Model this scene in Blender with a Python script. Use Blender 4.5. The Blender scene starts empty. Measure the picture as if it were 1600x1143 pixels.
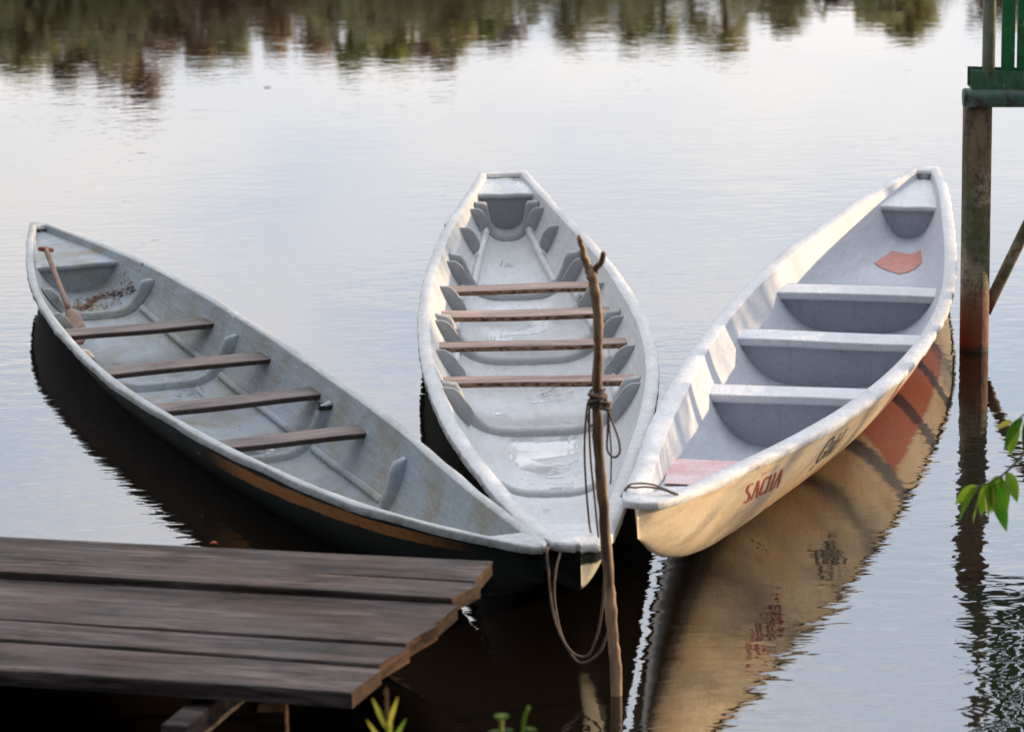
import bpy, bmesh, math, random
import numpy as np
from mathutils import Vector, Matrix, geometry
R = math.radians
random.seed(4); rng = np.random.RandomState(4)
scene = bpy.context.scene
col = scene.collection
# ------------------------------------------------------------------ camera
SUN_AZ, SUN_EL = 66.0, 8.5
cam = bpy.data.objects.new('camera', bpy.data.cameras.new('camera')); col.objects.link(cam); scene.camera = cam
pitch, roll = R(13.0), R(1.0)
F = Vector((0, math.cos(pitch), -math.sin(pitch))); Rt = Vector((1, 0, 0)); Up = Rt.cross(F)
R2 = Rt*math.cos(roll)-Up*math.sin(roll); U2 = Rt*math.sin(roll)+Up*math.cos(roll)
m = Matrix.Identity(4)
for i in range(3):
    m[i][0], m[i][1], m[i][2] = R2[i], U2[i], -F[i]
m[0][3], m[1][3], m[2][3] = 0, 0, 3.4
cam.matrix_world = m
cam.data.sensor_width = 36; cam.data.lens = 36*5250/1600
cam.data.clip_end = 3000; cam.data.clip_start = .1
cam.data.dof.use_dof = True; cam.data.dof.focus_distance = 13.6; cam.data.dof.aperture_fstop = 4.8
# ------------------------------------------------------------------ world
w = bpy.data.worlds.new('World'); scene.world = w; w.use_nodes = True
nt = w.node_tree; nt.nodes.clear(); N = nt.nodes.new; Lk = nt.links.new
out = N('ShaderNodeOutputWorld'); bg = N('ShaderNodeBackground'); bg2 = N('ShaderNodeBackground'); mx = N('ShaderNodeMixShader')
sky = N('ShaderNodeTexSky'); sky.sky_type = 'NISHITA'; sky.sun_disc = False
sky.sun_elevation = R(SUN_EL); sky.sun_rotation = R(SUN_AZ); sky.air_density = 1.0; sky.dust_density = 1.5
bg.inputs[1].default_value = .13; Lk(sky.outputs[0], bg.inputs[0])
tc = N('ShaderNodeTexCoord'); mp = N('ShaderNodeMapping'); mp.inputs['Scale'].default_value = (1, 1, 2.6)
n1 = N('ShaderNodeTexNoise'); n1.inputs['Scale'].default_value = 6.0; n1.inputs['Detail'].default_value = 4; n1.inputs['Roughness'].default_value = .5
Lk(tc.outputs['Generated'], mp.inputs[0]); Lk(mp.outputs[0], n1.inputs[0])
cr = N('ShaderNodeValToRGB'); cr.color_ramp.elements[0].position = .38; cr.color_ramp.elements[0].color = (.63, .72, .87, 1)
cr.color_ramp.elements[1].position = .60; cr.color_ramp.elements[1].color = (.95, .915, .905, 1)
Lk(n1.outputs[0], cr.inputs[0])
# clouds are thicker and brighter in the half of the sky that the low sun stands in
dp = N('ShaderNodeVectorMath'); dp.operation = 'DOT_PRODUCT'
dp.inputs[1].default_value = (.25, .62, .50); Lk(tc.outputs['Generated'], dp.inputs[0])
mr = N('ShaderNodeMapRange'); mr.inputs['From Min'].default_value = -.3; mr.inputs['From Max'].default_value = .8
mr.inputs['To Min'].default_value = .10; mr.inputs['To Max'].default_value = 2.45
Lk(dp.outputs['Value'], mr.inputs['Value']); Lk(mr.outputs[0], bg2.inputs[1]); Lk(cr.outputs[0], bg2.inputs[0])
mx.inputs[0].default_value = .82
Lk(bg.outputs[0], mx.inputs[1]); Lk(bg2.outputs[0], mx.inputs[2]); Lk(mx.outputs[0], out.inputs[0])
# ------------------------------------------------------------------ sun
sl = bpy.data.lights.new('sun', 'SUN'); sl.energy = 5.6; sl.angle = R(.6); sl.color = (1.0, .72, .43)
so = bpy.data.objects.new('sun', sl); col.objects.link(so)
sd = Vector((math.sin(R(SUN_AZ))*math.cos(R(SUN_EL)), math.cos(R(SUN_AZ))*math.cos(R(SUN_EL)), math.sin(R(SUN_EL))))
so.rotation_euler = sd.to_track_quat('Z', 'Y').to_euler()
vs = scene.view_settings; vs.view_transform = 'Standard'; vs.look = 'None'; vs.exposure = 0.04; vs.gamma = 1; vs.use_curve_mapping = False
scene.render.resolution_x = 1024; scene.render.resolution_y = 731
scene.cycles.max_bounces = 8

# ------------------------------------------------------------------ helpers
def tag(o, label=None, cat=None, group=None, kind=None):
    if label: o['label'] = label
    if cat: o['category'] = cat
    if group: o['group'] = group
    if kind: o['kind'] = kind
    return o
def empty(name, loc, label, cat, group=None):
    o = bpy.data.objects.new(name, None); col.objects.link(o); o.location = loc
    return tag(o, label, cat, group)
def mesh_obj(name, V, Fc, mat=None, parent=None, smooth=True, uv=None):
    me = bpy.data.meshes.new(name); me.from_pydata([tuple(v) for v in V], [], Fc)
    if uv is not None:
        ul = me.uv_layers.new(name='UVMap')
        for l in me.loops: ul.data[l.index].uv = uv[l.vertex_index]
    if mat: me.materials.append(mat)
    for p in me.polygons: p.use_smooth = smooth
    o = bpy.data.objects.new(name, me); col.objects.link(o)
    if parent:
        o.parent = parent; o.matrix_parent_inverse = Matrix.Translation(-parent.location)
    return o
def fixn(o):
    bm = bmesh.new(); bm.from_mesh(o.data); bmesh.ops.recalc_face_normals(bm, faces=bm.faces); bm.to_mesh(o.data); bm.free(); return o
class MB:
    def __init__(s): s.V = []; s.F = []
    def add(s, V, Fc):
        b = len(s.V); s.V += [tuple(v) for v in V]; s.F += [tuple(i+b for i in f) for f in Fc]
    def grid(s, rows, close=False):
        n = len(rows[0]); b = len(s.V)
        for r in rows: s.V += [tuple(v) for v in r]
        for i in range(len(rows)-1):
            for j in range(n if close else n-1):
                k = (j+1) % n
                s.F.append((b+i*n+j, b+i*n+k, b+(i+1)*n+k, b+(i+1)*n+j))
        return b
    def tube(s, pts, rad, n=10, cap=True):
        pts = [Vector(p) for p in pts]; rows = []
        up = Vector((.31, .2, .93)); 
        for i, p in enumerate(pts):
            d = (pts[min(i+1, len(pts)-1)]-pts[max(i-1, 0)]).normalized()
            a = (up-d*up.dot(d)); a = a.normalized() if a.length > .05 else d.orthogonal().normalized(); up = a; b = d.cross(a)
            r = rad[i] if hasattr(rad, '__len__') else rad
            rows.append([p+(a*math.cos(2*math.pi*j/n)+b*math.sin(2*math.pi*j/n))*r for j in range(n)])
        b0 = s.grid(rows, True)
        if cap:
            s.F.append(tuple(b0+j for j in range(n))[::-1]); e = b0+(len(pts)-1)*n; s.F.append(tuple(e+j for j in range(n)))
    def box(s, c8): # 8 corners: bottom 4 (ccw), top 4
        s.add(c8, [(3,2,1,0),(4,5,6,7),(0,1,5,4),(1,2,6,5),(2,3,7,6),(3,0,4,7)])
    def obj(s, name, mat, parent=None, smooth=True): return mesh_obj(name, s.V, s.F, mat, parent, smooth)
def bevel(o, wd, seg=2):
    bm = bmesh.new(); bm.from_mesh(o.data)
    es = [e for e in bm.edges if len(e.link_faces) == 2 and e.calc_face_angle(0) > R(30)]
    bmesh.ops.bevel(bm, geom=es, offset=wd, segments=seg, affect='EDGES', profile=.5)
    bm.to_mesh(o.data); bm.free()
    return o
def spline(pts, n):
    P = [Vector(p) for p in pts]; o = []
    P = [P[0]*2-P[1]]+P+[P[-1]*2-P[-2]]
    for i in range(1, len(P)-2):
        for k in range(n):
            t = k/n; a, b, c, d = P[i-1], P[i], P[i+1], P[i+2]
            o.append(.5*((2*b)+(c-a)*t+(2*a-5*b+4*c-d)*t*t+(3*b-3*c+d-a)*t**3))
    o.append(P[-2]); return o

# ------------------------------------------------------------------ materials
def newmat(name):
    mt = bpy.data.materials.new(name); mt.use_nodes = True
    t = mt.node_tree; b = t.nodes['Principled BSDF']; return mt, t, b
class NT:
    def __init__(s, t): s.t = t
    def n(s, ty, **k):
        x = s.t.nodes.new(ty)
        for a, v in k.items(): setattr(x, a, v)
        return x
    def l(s, a, b): s.t.links.new(a, b)
    def coord(s, kind='Object', scale=(1,1,1), rot=(0,0,0)):
        tc = s.n('ShaderNodeTexCoord'); m0 = s.n('ShaderNodeMapping'); m0.inputs['Rotation'].default_value = rot
        m = s.n('ShaderNodeMapping'); m.inputs['Scale'].default_value = scale
        s.l(tc.outputs[kind], m0.inputs[0]); s.l(m0.outputs[0], m.inputs[0]); return m.outputs[0]
    def noise(s, vec, scale, detail=4, rough=.55, dist=0):
        x = s.n('ShaderNodeTexNoise'); x.inputs['Scale'].default_value = scale; x.inputs['Detail'].default_value = detail
        x.inputs['Roughness'].default_value = rough; x.inputs['Distortion'].default_value = dist; s.l(vec, x.inputs['Vector']); return x.outputs[0]
    def ramp(s, f, stops):
        r = s.n('ShaderNodeValToRGB'); e = r.color_ramp.elements
        while len(e) < len(stops): e.new(.5)
        for i, (p, c) in enumerate(stops):
            e[i].position = p; e[i].color = (c, c, c, 1) if not hasattr(c, '__len__') else (*c, 1)
        s.l(f, r.inputs[0]); return r.outputs[0]
    def mix(s, f, a, b, mode='MIX'):
        x = s.n('ShaderNodeMix', data_type='RGBA', blend_type=mode)
        for v, i in ((f, 0), (a, 6), (b, 7)):
            if hasattr(v, 'is_linked'): s.l(v, x.inputs[i])
            else: x.inputs[i].default_value = v if i == 0 else (*v, 1)
        return x.outputs[2]
    def math(s, op, a, b=0, c=0):
        x = s.n('ShaderNodeMath', operation=op)
        for i, v in enumerate((a, b, c)):
            if hasattr(v, 'is_linked'): s.l(v, x.inputs[i])
            else: x.inputs[i].default_value = v
        return x.outputs[0]
    def bump(s, h, b, strength=.4, dist=.01):
        x = s.n('ShaderNodeBump'); x.inputs['Strength'].default_value = strength; x.inputs['Distance'].default_value = dist
        s.l(h, x.inputs['Height']); s.l(x.outputs[0], b.inputs['Normal']); return x

def mat_glass_fibre(name, base, stain, dirt, rough=.5, stain_amt=.5, puddles=0.0, along=(.8, 6, 6), rot=0.0):
    """weathered, brushed-on resin paint: streaks, stains, scuffs, optionally rain puddles where the floor is level"""
    mt, t, b = newmat(name); g = NT(t)
    v = g.coord('Object'); vs_ = g.coord('Object', (6, .9, 6), (0, 0, rot))
    n1 = g.noise(v, 3.2, 6, .62, .6); n2 = g.noise(vs_, 4, 5, .6, .3); n3 = g.noise(v, 26, 5, .7); n4 = g.noise(v, 1.1, 3, .5)
    c = g.mix(g.ramp(n1, [(.42, 0), (.62, stain_amt)]), base, stain)
    c = g.mix(g.ramp(n2, [(.5, 0), (.72, .55)]), c, tuple(min(.9, x*1.22) for x in base))
    c = g.mix(g.ramp(n3, [(.56, 0), (.74, .6)]), c, dirt)
    c = g.mix(g.ramp(n4, [(.35, .35), (.6, 0)]), c, tuple(x*.66 for x in base))
    sc = g.noise(g.coord('Object', (9, 1.1, 9), (0, 0, rot+.25)), 9, 6, .75, .2)
    c = g.mix(g.ramp(sc, [(.60, 0), (.66, .55)]), c, tuple(x*.62 for x in base))
    gr = g.noise(v, 70, 3, .8); c = g.mix(g.ramp(gr, [(.3, .22), (.6, 0)]), c, tuple(x*.55 for x in base))
    dr = g.noise(g.coord('Object', (5, 5, .7), (0, 0, rot)), 5, 5, .7, .3)
    c = g.mix(g.ramp(dr, [(.56, 0), (.68, .45)]), c, tuple(a*.8 for a in stain))
    r = g.ramp(n1, [(.3, rough-.12), (.7, rough+.15)])
    if puddles > 0:
        geo = g.n('ShaderNodeNewGeometry'); sx = g.n('ShaderNodeSeparateXYZ'); g.l(geo.outputs['True Normal'], sx.inputs[0])
        flat = g.ramp(g.math('ABSOLUTE', sx.outputs[2]), [(.985, 0), (.997, 1)])
        pv = g.coord('Object', (1.0, .8, 1), (0, 0, rot))
        pn = g.noise(pv, 2.6, 5, .55, .4)
        pm = g.math('MULTIPLY', g.ramp(pn, [(.59-.12*puddles, 0), (.65-.12*puddles, 1)]), flat)
        c = g.mix(pm, c, tuple(x*.75 for x in base)); r = g.mix(pm, r, (.06, .06, .06))
        hh = g.math('MULTIPLY', g.math('ADD', g.math('MULTIPLY', n3, .5), n2), g.math('SUBTRACT', 1.0, pm))
    else:
        hh = g.math('ADD', g.math('MULTIPLY', n3, .5), n2)
    b.inputs['Specular IOR Level'].default_value = .35
    if 'rim' in name:
        ck = g.noise(g.coord('Object', (1.5, 14, 3), (0, 0, rot)), 7, 4, .7, .5)
        c = g.mix(g.ramp(ck, [(.60, 0), (.66, .6)]), c, dirt)
        sp_ = g.noise(v, 55, 5, .8, .3); c = g.mix(g.ramp(sp_, [(.57, 0), (.66, .75)]), c, dirt); hh = g.math('SUBTRACT', hh, g.math('MULTIPLY', ck, .8))
    g.l(c, b.inputs['Base Color']); g.l(r, b.inputs['Roughness']); g.bump(hh, b, .7, .008)
    return mt
mA = mat_glass_fibre('grey_fibreglass_inside', (.335, .385, .43), (.30, .28, .22), (.15, .13, .10), .5, 1.0, .45, rot=R(-20.6))
mA_rim = mat_glass_fibre('grey_fibreglass_rim', (.50, .53, .54), (.36, .35, .30), (.2, .18, .15), .45, .5)
mA_wood_tab = mA
mB = mat_glass_fibre('white_fibreglass_inside', (.60, .62, .64), (.50, .49, .46), (.33, .31, .28), .42, .45, .75, rot=R(-1.7))
mB_rim = mat_glass_fibre('white_fibreglass_rim', (.66, .67, .68), (.55, .54, .51), (.3, .28, .26), .5, .4)
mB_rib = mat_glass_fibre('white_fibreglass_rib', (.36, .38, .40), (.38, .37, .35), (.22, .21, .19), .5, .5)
mC = mat_glass_fibre('pale_paint_inside', (.54, .57, .64), (.50, .50, .52), (.36, .36, .38), .5, .4, 0, rot=R(14))
mC_rim = mat_glass_fibre('pale_paint_rim', (.70, .71, .74), (.58, .56, .54), (.34, .31, .28), .5, .3)
mC_seat = mat_glass_fibre('pale_paint_seat', (.72, .73, .76), (.62, .62, .64), (.42, .41, .42), .5, .3)
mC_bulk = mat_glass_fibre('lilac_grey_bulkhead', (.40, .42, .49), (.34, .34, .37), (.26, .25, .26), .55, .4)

def uvn(g):
    u = g.n('ShaderNodeUVMap'); u.uv_map = 'UVMap'; s = g.n('ShaderNodeSeparateXYZ'); g.l(u.outputs[0], s.inputs[0]); return s.outputs[0], s.outputs[1]
def band(g, x, a, b, soft, nz=None, amt=0):
    if nz is not None: x = g.math('ADD', x, g.math('MULTIPLY', g.math('SUBTRACT', nz, .5), amt))
    lo = g.n('ShaderNodeMapRange'); lo.inputs[1].default_value = a-soft; lo.inputs[2].default_value = a+soft; g.l(x, lo.inputs[0])
    hi = g.n('ShaderNodeMapRange'); hi.inputs[1].default_value = b-soft; hi.inputs[2].default_value = b+soft; g.l(x, hi.inputs[0])
    return g.math('MULTIPLY', lo.outputs[0], g.math('SUBTRACT', 1.0, hi.outputs[0]))
def mat_dark_hull(name, stripe, stem):
    mt, t, b = newmat(name); g = NT(t); v = g.coord('Object'); u, s = uvn(g)
    n1 = g.noise(v, 5, 5, .6); n2 = g.noise(v, 30, 4, .7)
    c = g.mix(g.ramp(n1, [(.35, 0), (.7, 1)]), (.006, .008, .008), (.016, .020, .018))
    c = g.mix(g.ramp(n2, [(.64, 0), (.78, .4)]), c, (.06, .058, .05))
    if stripe:
        bm_ = g.math('MULTIPLY', band(g, g.math('ABSOLUTE', s), .835, .945, .006, n1, .03), band(g, u, .075, .33, .03, n2, .02))
        bm_ = g.math('MULTIPLY', bm_, g.ramp(n2, [(.3, .5), (.5, 1)]))
        c = g.mix(bm_, c, (.55, .23, .07))
    if stem:
        bm_ = g.math('MULTIPLY', band(g, u, -.05, .05, .006, n1, .03), band(g, s, .0, .75, .03, n1, .2))
        sgn = band(g, s, .05, .7, .03, n1, .2)
        c = g.mix(g.math('MULTIPLY', bm_, sgn), c, (.42, .40, .31))
    g.l(c, b.inputs['Base Color']); b.inputs['Roughness'].default_value = .55; b.inputs['Specular IOR Level'].default_value = .05; g.bump(n2, b, .3, .005); return mt
mA_hull = mat_dark_hull('black_green_hull_orange_stripe', True, False)
mB_hull = mat_dark_hull('black_green_hull', False, True)
def mat_cream_hull():
    mt, t, b = newmat('cream_hull'); g = NT(t); v = g.coord('Object'); u, s = uvn(g)
    n1 = g.noise(v, 4, 5, .6, .3); n2 = g.noise(v, 22, 5, .7); n3 = g.noise(g.coord('Object', (1, 1, 5)), 6, 4, .6)
    c = g.mix(g.ramp(n1, [(.4, 0), (.68, .8)]), (.70, .55, .35), (.78, .68, .52))
    c = g.mix(g.ramp(n3, [(.5, 0), (.8, .7)]), c, (.42, .30, .16))
    c = g.mix(g.ramp(n2, [(.6, 0), (.75, .6)]), c, (.26, .19, .12))
    low = g.math('MULTIPLY', g.ramp(s, [(.62, 1), (.72, 0)]), band(g, u, .17, .95, .03, n1, .1))
    low = g.math('MULTIPLY', band(g, s, -.2, .68, .12, n1, .45), band(g, u, .19, 1.2, .08, n1, .1))
    c = g.mix(g.math('MULTIPLY', low, .8), c, (.36, .19, .075))
    # painted red block on the far half of the side
    rb = g.math('MULTIPLY', band(g, u, .39, .665, .003, n2, .012), band(g, s, .2, .875, .01, n1, .04))
    c = g.mix(rb, c, (.50, .13, .065))
    # scrubbed-out grey patch behind the dark emblem
    gp = g.math('MULTIPLY', band(g, u, .225, .262, .006, n1, .02), band(g, s, .74, .97, .01, n1, .06))
    c = g.mix(g.math('MULTIPLY', gp, .6), c, (.33, .29, .20))
    g.l(c, b.inputs['Base Color']); b.inputs['Roughness'].default_value = .42; g.bump(g.math('ADD', n1, g.math('MULTIPLY', n2, .4)), b, .5, .012); return mt
mC_hull = mat_cream_hull()
def flat_mat(name, c1, c2, scale=20, rough=.6, alongs=(1, 1, 1), b_=.3, rot=0, det=5, lo=.35, hi=.7):
    mt, t, b = newmat(name); g = NT(t); v = g.coord('Object', alongs, (0, 0, rot)); n = g.noise(v, scale, det, .65, .3)
    g.l(g.mix(g.ramp(n, [(lo, 0), (hi, 1)]), c1, c2), b.inputs['Base Color']); b.inputs['Roughness'].default_value = rough
    g.bump(n, b, b_, .004); return mt
def wood_mat(name, c1, c2, c3, rot, rough=.6, sc=7, stretch=14, bump_=.6, vary=.5, spec=.4):
    """boards weathered along the grain; the grain follows the rotation about z"""
    mt, t, b = newmat(name); g = NT(t)
    v = g.coord('Object', (1, stretch, stretch), (0, 0, rot)); v2 = g.coord('Object')
    n1 = g.noise(v, sc*.35, 8, .7, .5); n2 = g.noise(v2, 2.2, 4, .6); n3 = g.noise(v, sc, 6, .75)
    c = g.mix(g.ramp(n1, [(.33, 0), (.66, 1)]), c1, c2)
    c = g.mix(g.ramp(n2, [(.45, 0), (.7, .7)]), c, c3)
    c = g.mix(g.ramp(n3, [(.58, 0), (.72, .8)]), c, tuple(x*.35 for x in c1))
    b.inputs['Specular IOR Level'].default_value = spec
    oi = g.n('ShaderNodeObjectInfo'); c = g.mix(g.math('MULTIPLY', oi.outputs['Random'], vary), c, tuple(x*.55 for x in c3))
    n5 = g.noise(g.coord('Object', (.6, stretch*.16, 5), (0, 0, rot)), 2.6, 5, .7, 1.0); c = g.mix(g.ramp(n5, [(.46, 0), (.60, .85)]), c, tuple(x*.4 for x in c1))
    n6 = g.noise(g.coord('Object', (.5, stretch*.2, 5), (0, 0, rot+.01)), 4.1, 6, .7, .6); c = g.mix(g.ramp(n6, [(.52, 0), (.64, .7)]), c, tuple(min(1, x*1.5) for x in c2))
    g.l(c, b.inputs['Base Color']); g.l(g.ramp(n2, [(.3, rough-.15), (.7, rough+.15)]), b.inputs['Roughness'])
    g.bump(g.math('ADD', n1, g.math('MULTIPLY', n3, .8)), b, bump_, .006); return mt
m_dock = wood_mat('dark_dock_boards', (.045, .033, .030), (.135, .108, .108), (.105, .070, .050), R(14), .6, 11, 26, 1.0, .5, .16)
m_dock_end = wood_mat('sawn_board_ends', (.035, .02, .013), (.085, .048, .028), (.02, .014, .010), R(14), .8, 20, 4, .8, .3, .1)
m_thA = wood_mat('dark_brown_plank', (.070, .042, .034), (.175, .115, .095), (.26, .19, .165), R(-20.6), .5, 9, 16, .6, .5)
m_thB = wood_mat('red_brown_plank', (.27, .135, .095), (.40, .245, .18), (.46, .34, .28), R(-1), .5, 9, 16, .6, .4)
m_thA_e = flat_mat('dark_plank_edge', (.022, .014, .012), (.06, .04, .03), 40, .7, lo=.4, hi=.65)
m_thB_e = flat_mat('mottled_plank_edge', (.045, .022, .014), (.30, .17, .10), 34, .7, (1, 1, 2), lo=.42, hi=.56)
m_pad = flat_mat('worn_paddle_wood', (.17, .075, .042), (.30, .17, .11), 26, .5, (1, 1, .3))
m_stick = flat_mat('peeled_branch_wood', (.10, .055, .030), (.46, .29, .17), 30, .6, (1, 1, .12), 1.0, lo=.40, hi=.62)
m_rope = flat_mat('old_brown_rope', (.11, .075, .055), (.22, .155, .115), 160, .9, (1, 1, 1), .8)
m_tape = flat_mat('black_tape', (.008, .008, .009), (.02, .02, .02), 20, .35)
m_red = flat_mat('worn_red_paint', (.52, .17, .12), (.60, .27, .21), 30, .55)
def mottled():
    mt, t, b = newmat('sprayed_pink_paint'); g = NT(t); v = g.coord('Object'); n = g.noise(v, 90, 6, .8); n2 = g.noise(v, 5, 3, .5)
    c = g.mix(g.ramp(g.math('ADD', n, g.math('MULTIPLY', n2, .5)), [(.68, 0), (.9, 1)]), (.60, .30, .30), (.74, .66, .67))
    g.l(c, b.inputs['Base Color']); b.inputs['Roughness'].default_value = .5; return mt
m_pink = mottled()
m_letter = flat_mat('red_lettering', (.42, .02, .018), (.52, .10, .07), 30, .5, lo=.45, hi=.75)
m_letter_faint = flat_mat('faded_red_lettering', (.44, .13, .08), (.62, .45, .32), 60, .5)
m_letter_dark = flat_mat('dark_emblem_paint', (.035, .045, .045), (.16, .15, .12), 30, .5, lo=.45, hi=.8)
def rust_pile():
    mt, t, b = newmat('rusty_mossy_pile'); g = NT(t); v = g.coord('Object'); vz = g.coord('Object', (2.5, 2.5, 1))
    geo = g.n('ShaderNodeNewGeometry'); sx = g.n('ShaderNodeSeparateXYZ'); g.l(geo.outputs['Position'], sx.inputs[0]); z = sx.outputs[2]
    n1 = g.noise(vz, 9, 6, .7, .4); n2 = g.noise(v, 34, 6, .75); n3 = g.noise(v, 4, 3, .5)
    c = g.mix(g.ramp(n1, [(.42, 0), (.6, 1)]), (.26, .16, .085), (.085, .048, .026))
    pale = g.math('MULTIPLY', g.ramp(n2, [(.46, 0), (.56, 1)]), g.ramp(g.math('ADD', z, g.math('MULTIPLY', n3, .4)), [(.36, 0), (.52, 1), (.98, 1), (1.0, .25)]))
    c = g.mix(g.math('MULTIPLY', pale, .8), c, (.36, .33, .23))
    c = g.mix(g.math('MULTIPLY', g.ramp(n3, [(.5, 0), (.62, .7)]), 1), c, (.05, .075, .02))
    lowr = g.ramp(g.math('ADD', z, g.math('MULTIPLY', n1, .3)), [(.18, 1), (.50, 0)])
    c = g.mix(lowr, c, (.16, .028, .008))
    c = g.mix(g.ramp(z, [(.012, .95), (.035, 0)]), c, (.02, .008, .004))
    g.l(c, b.inputs['Base Color']); b.inputs['Roughness'].default_value = .65; g.bump(g.math('ADD', n1, n2), b, .8, .008); return mt
m_pile = rust_pile()
def peel_green(name, g1, g2, rustc, a=.5):
    mt, t, b = newmat(name); g = NT(t); v = g.coord('Object', (1, 1, .5)); n1 = g.noise(v, 9, 6, .7, .5); n2 = g.noise(v, 40, 5, .7)
    c = g.mix(g.ramp(n2, [(.3, 0), (.7, 1)]), g1, g2); c = g.mix(g.ramp(n1, [(a, 0), (a+.1, 1)]), c, rustc)
    c = g.mix(g.ramp(n2, [(.62, 0), (.7, .7)]), c, (.36, .36, .28))
    g.l(c, b.inputs['Base Color']); b.inputs['Roughness'].default_value = .45; g.bump(g.math('ADD', n1, n2), b, .6, .004); return mt
m_green = peel_green('peeling_green_paint', (.008, .14, .035), (.02, .22, .06), (.06, .055, .03), .57)
m_beam = peel_green('mossy_green_paint', (.025, .13, .055), (.07, .18, .085), (.07, .05, .025), .52)
m_post = peel_green('lichen_grey_green_tube', (.16, .17, .10), (.27, .28, .19), (.07, .06, .035), .55)
m_pipe = peel_green('flaking_teal_pipe', (.03, .09, .06), (.10, .16, .12), (.05, .03, .015), .5)
def leaf_mat(name, a, b2, trans=.35):
    mt, t, b = newmat(name); g = NT(t); v = g.coord('Object'); n = g.noise(v, 12, 3, .6)
    oi = g.n('ShaderNodeNewGeometry')
    f = g.math('ADD', g.math('MULTIPLY', n, .6), g.math('MULTIPLY', oi.outputs['Random Per Island'], .5))
    c = g.mix(g.ramp(f, [(.35, 0), (.75, 1)]), a, b2); g.l(c, b.inputs['Base Color']); b.inputs['Roughness'].default_value = .5
    tr = g.n('ShaderNodeBsdfTranslucent'); g.l(c, tr.inputs[0]); ms = g.n('ShaderNodeMixShader'); ms.inputs[0].default_value = trans
    g.l(b.outputs[0], ms.inputs[1]); g.l(tr.outputs[0], ms.inputs[2]); g.l(ms.outputs[0], t.nodes['Material Output'].inputs[0]); return mt
m_leaf = leaf_mat('fresh_green_leaf', (.035, .16, .012), (.22, .36, .02), .45)
m_leaf_y = leaf_mat('yellow_green_leaf', (.12, .24, .02), (.40, .38, .06), .45)
m_crowns = [leaf_mat('crown_olive', (.34, .33, .17), (.58, .55, .27), .6), leaf_mat('crown_brown', (.36, .27, .17), (.52, .40, .26), .6),
            leaf_mat('crown_dark', (.34, .33, .17), (.58, .55, .27), .6), leaf_mat('crown_bright', (.32, .36, .12), (.55, .56, .2), .6)]
m_bark = flat_mat('grey_bark', (.10, .08, .06), (.20, .17, .13), 6, .9)
m_earth = flat_mat('muddy_ground', (.003, .0024, .0017), (.007, .005, .0035), 2, 1.0); m_earth.node_tree.nodes['Principled BSDF'].inputs['Specular IOR Level'].default_value = 0
m_dry = flat_mat('dry_leaf', (.16, .08, .035), (.26, .15, .08), 40, .8)
# water
mw, t, b = newmat('still_black_water'); g = NT(t)
b.inputs['Base Color'].default_value = (.010, .0065, .004, 1); b.inputs['Roughness'].default_value = .012; b.inputs['IOR'].default_value = 2.5
geo = g.n('ShaderNodeNewGeometry')
def wmap(sc, rot):
    mpn = g.n('ShaderNodeMapping'); mpn.inputs['Scale'].default_value = sc; mpn.inputs['Rotation'].default_value = (0, 0, rot); g.l(geo.outputs['Position'], mpn.inputs[0]); return mpn.outputs[0]
wa = g.noise(wmap((1.0, 1.6, 1), R(12)), 1.7, 2, .5, .3); wb = g.noise(wmap((1.0, 1.9, 1), R(-14)), 6.0, 2, .5, .4); wc = g.noise(wmap((1, 1, 1), 0), .55, 2, .5)
wd_ = g.noise(wmap((1.0, 2.2, 1), R(4)), 15.0, 2, .5, .2)
gust = g.ramp(wc, [(.38, .35), (.62, 1.0)])
wsx = g.n('ShaderNodeSeparateXYZ'); g.l(geo.outputs['Position'], wsx.inputs[0])
shel = g.n('ShaderNodeMapRange'); shel.inputs[1].default_value = 11; shel.inputs[2].default_value = 24; shel.inputs[3].default_value = 1; shel.inputs[4].default_value = .13; g.l(wsx.outputs[1], shel.inputs[0])
h = g.math('ADD', g.math('MULTIPLY', wa, .0034), g.math('MULTIPLY', g.math('ADD', g.math('MULTIPLY', wb, .0034), g.math('MULTIPLY', wd_, .0003)), gust))
h = g.math('MULTIPLY', h, shel.outputs[0])
bp = g.n('ShaderNodeBump'); bp.inputs['Strength'].default_value = 1.0; bp.inputs['Distance'].default_value = 1.0
g.l(h, bp.inputs['Height']); g.l(bp.outputs[0], b.inputs['Normal'])
m_water = mw

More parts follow.
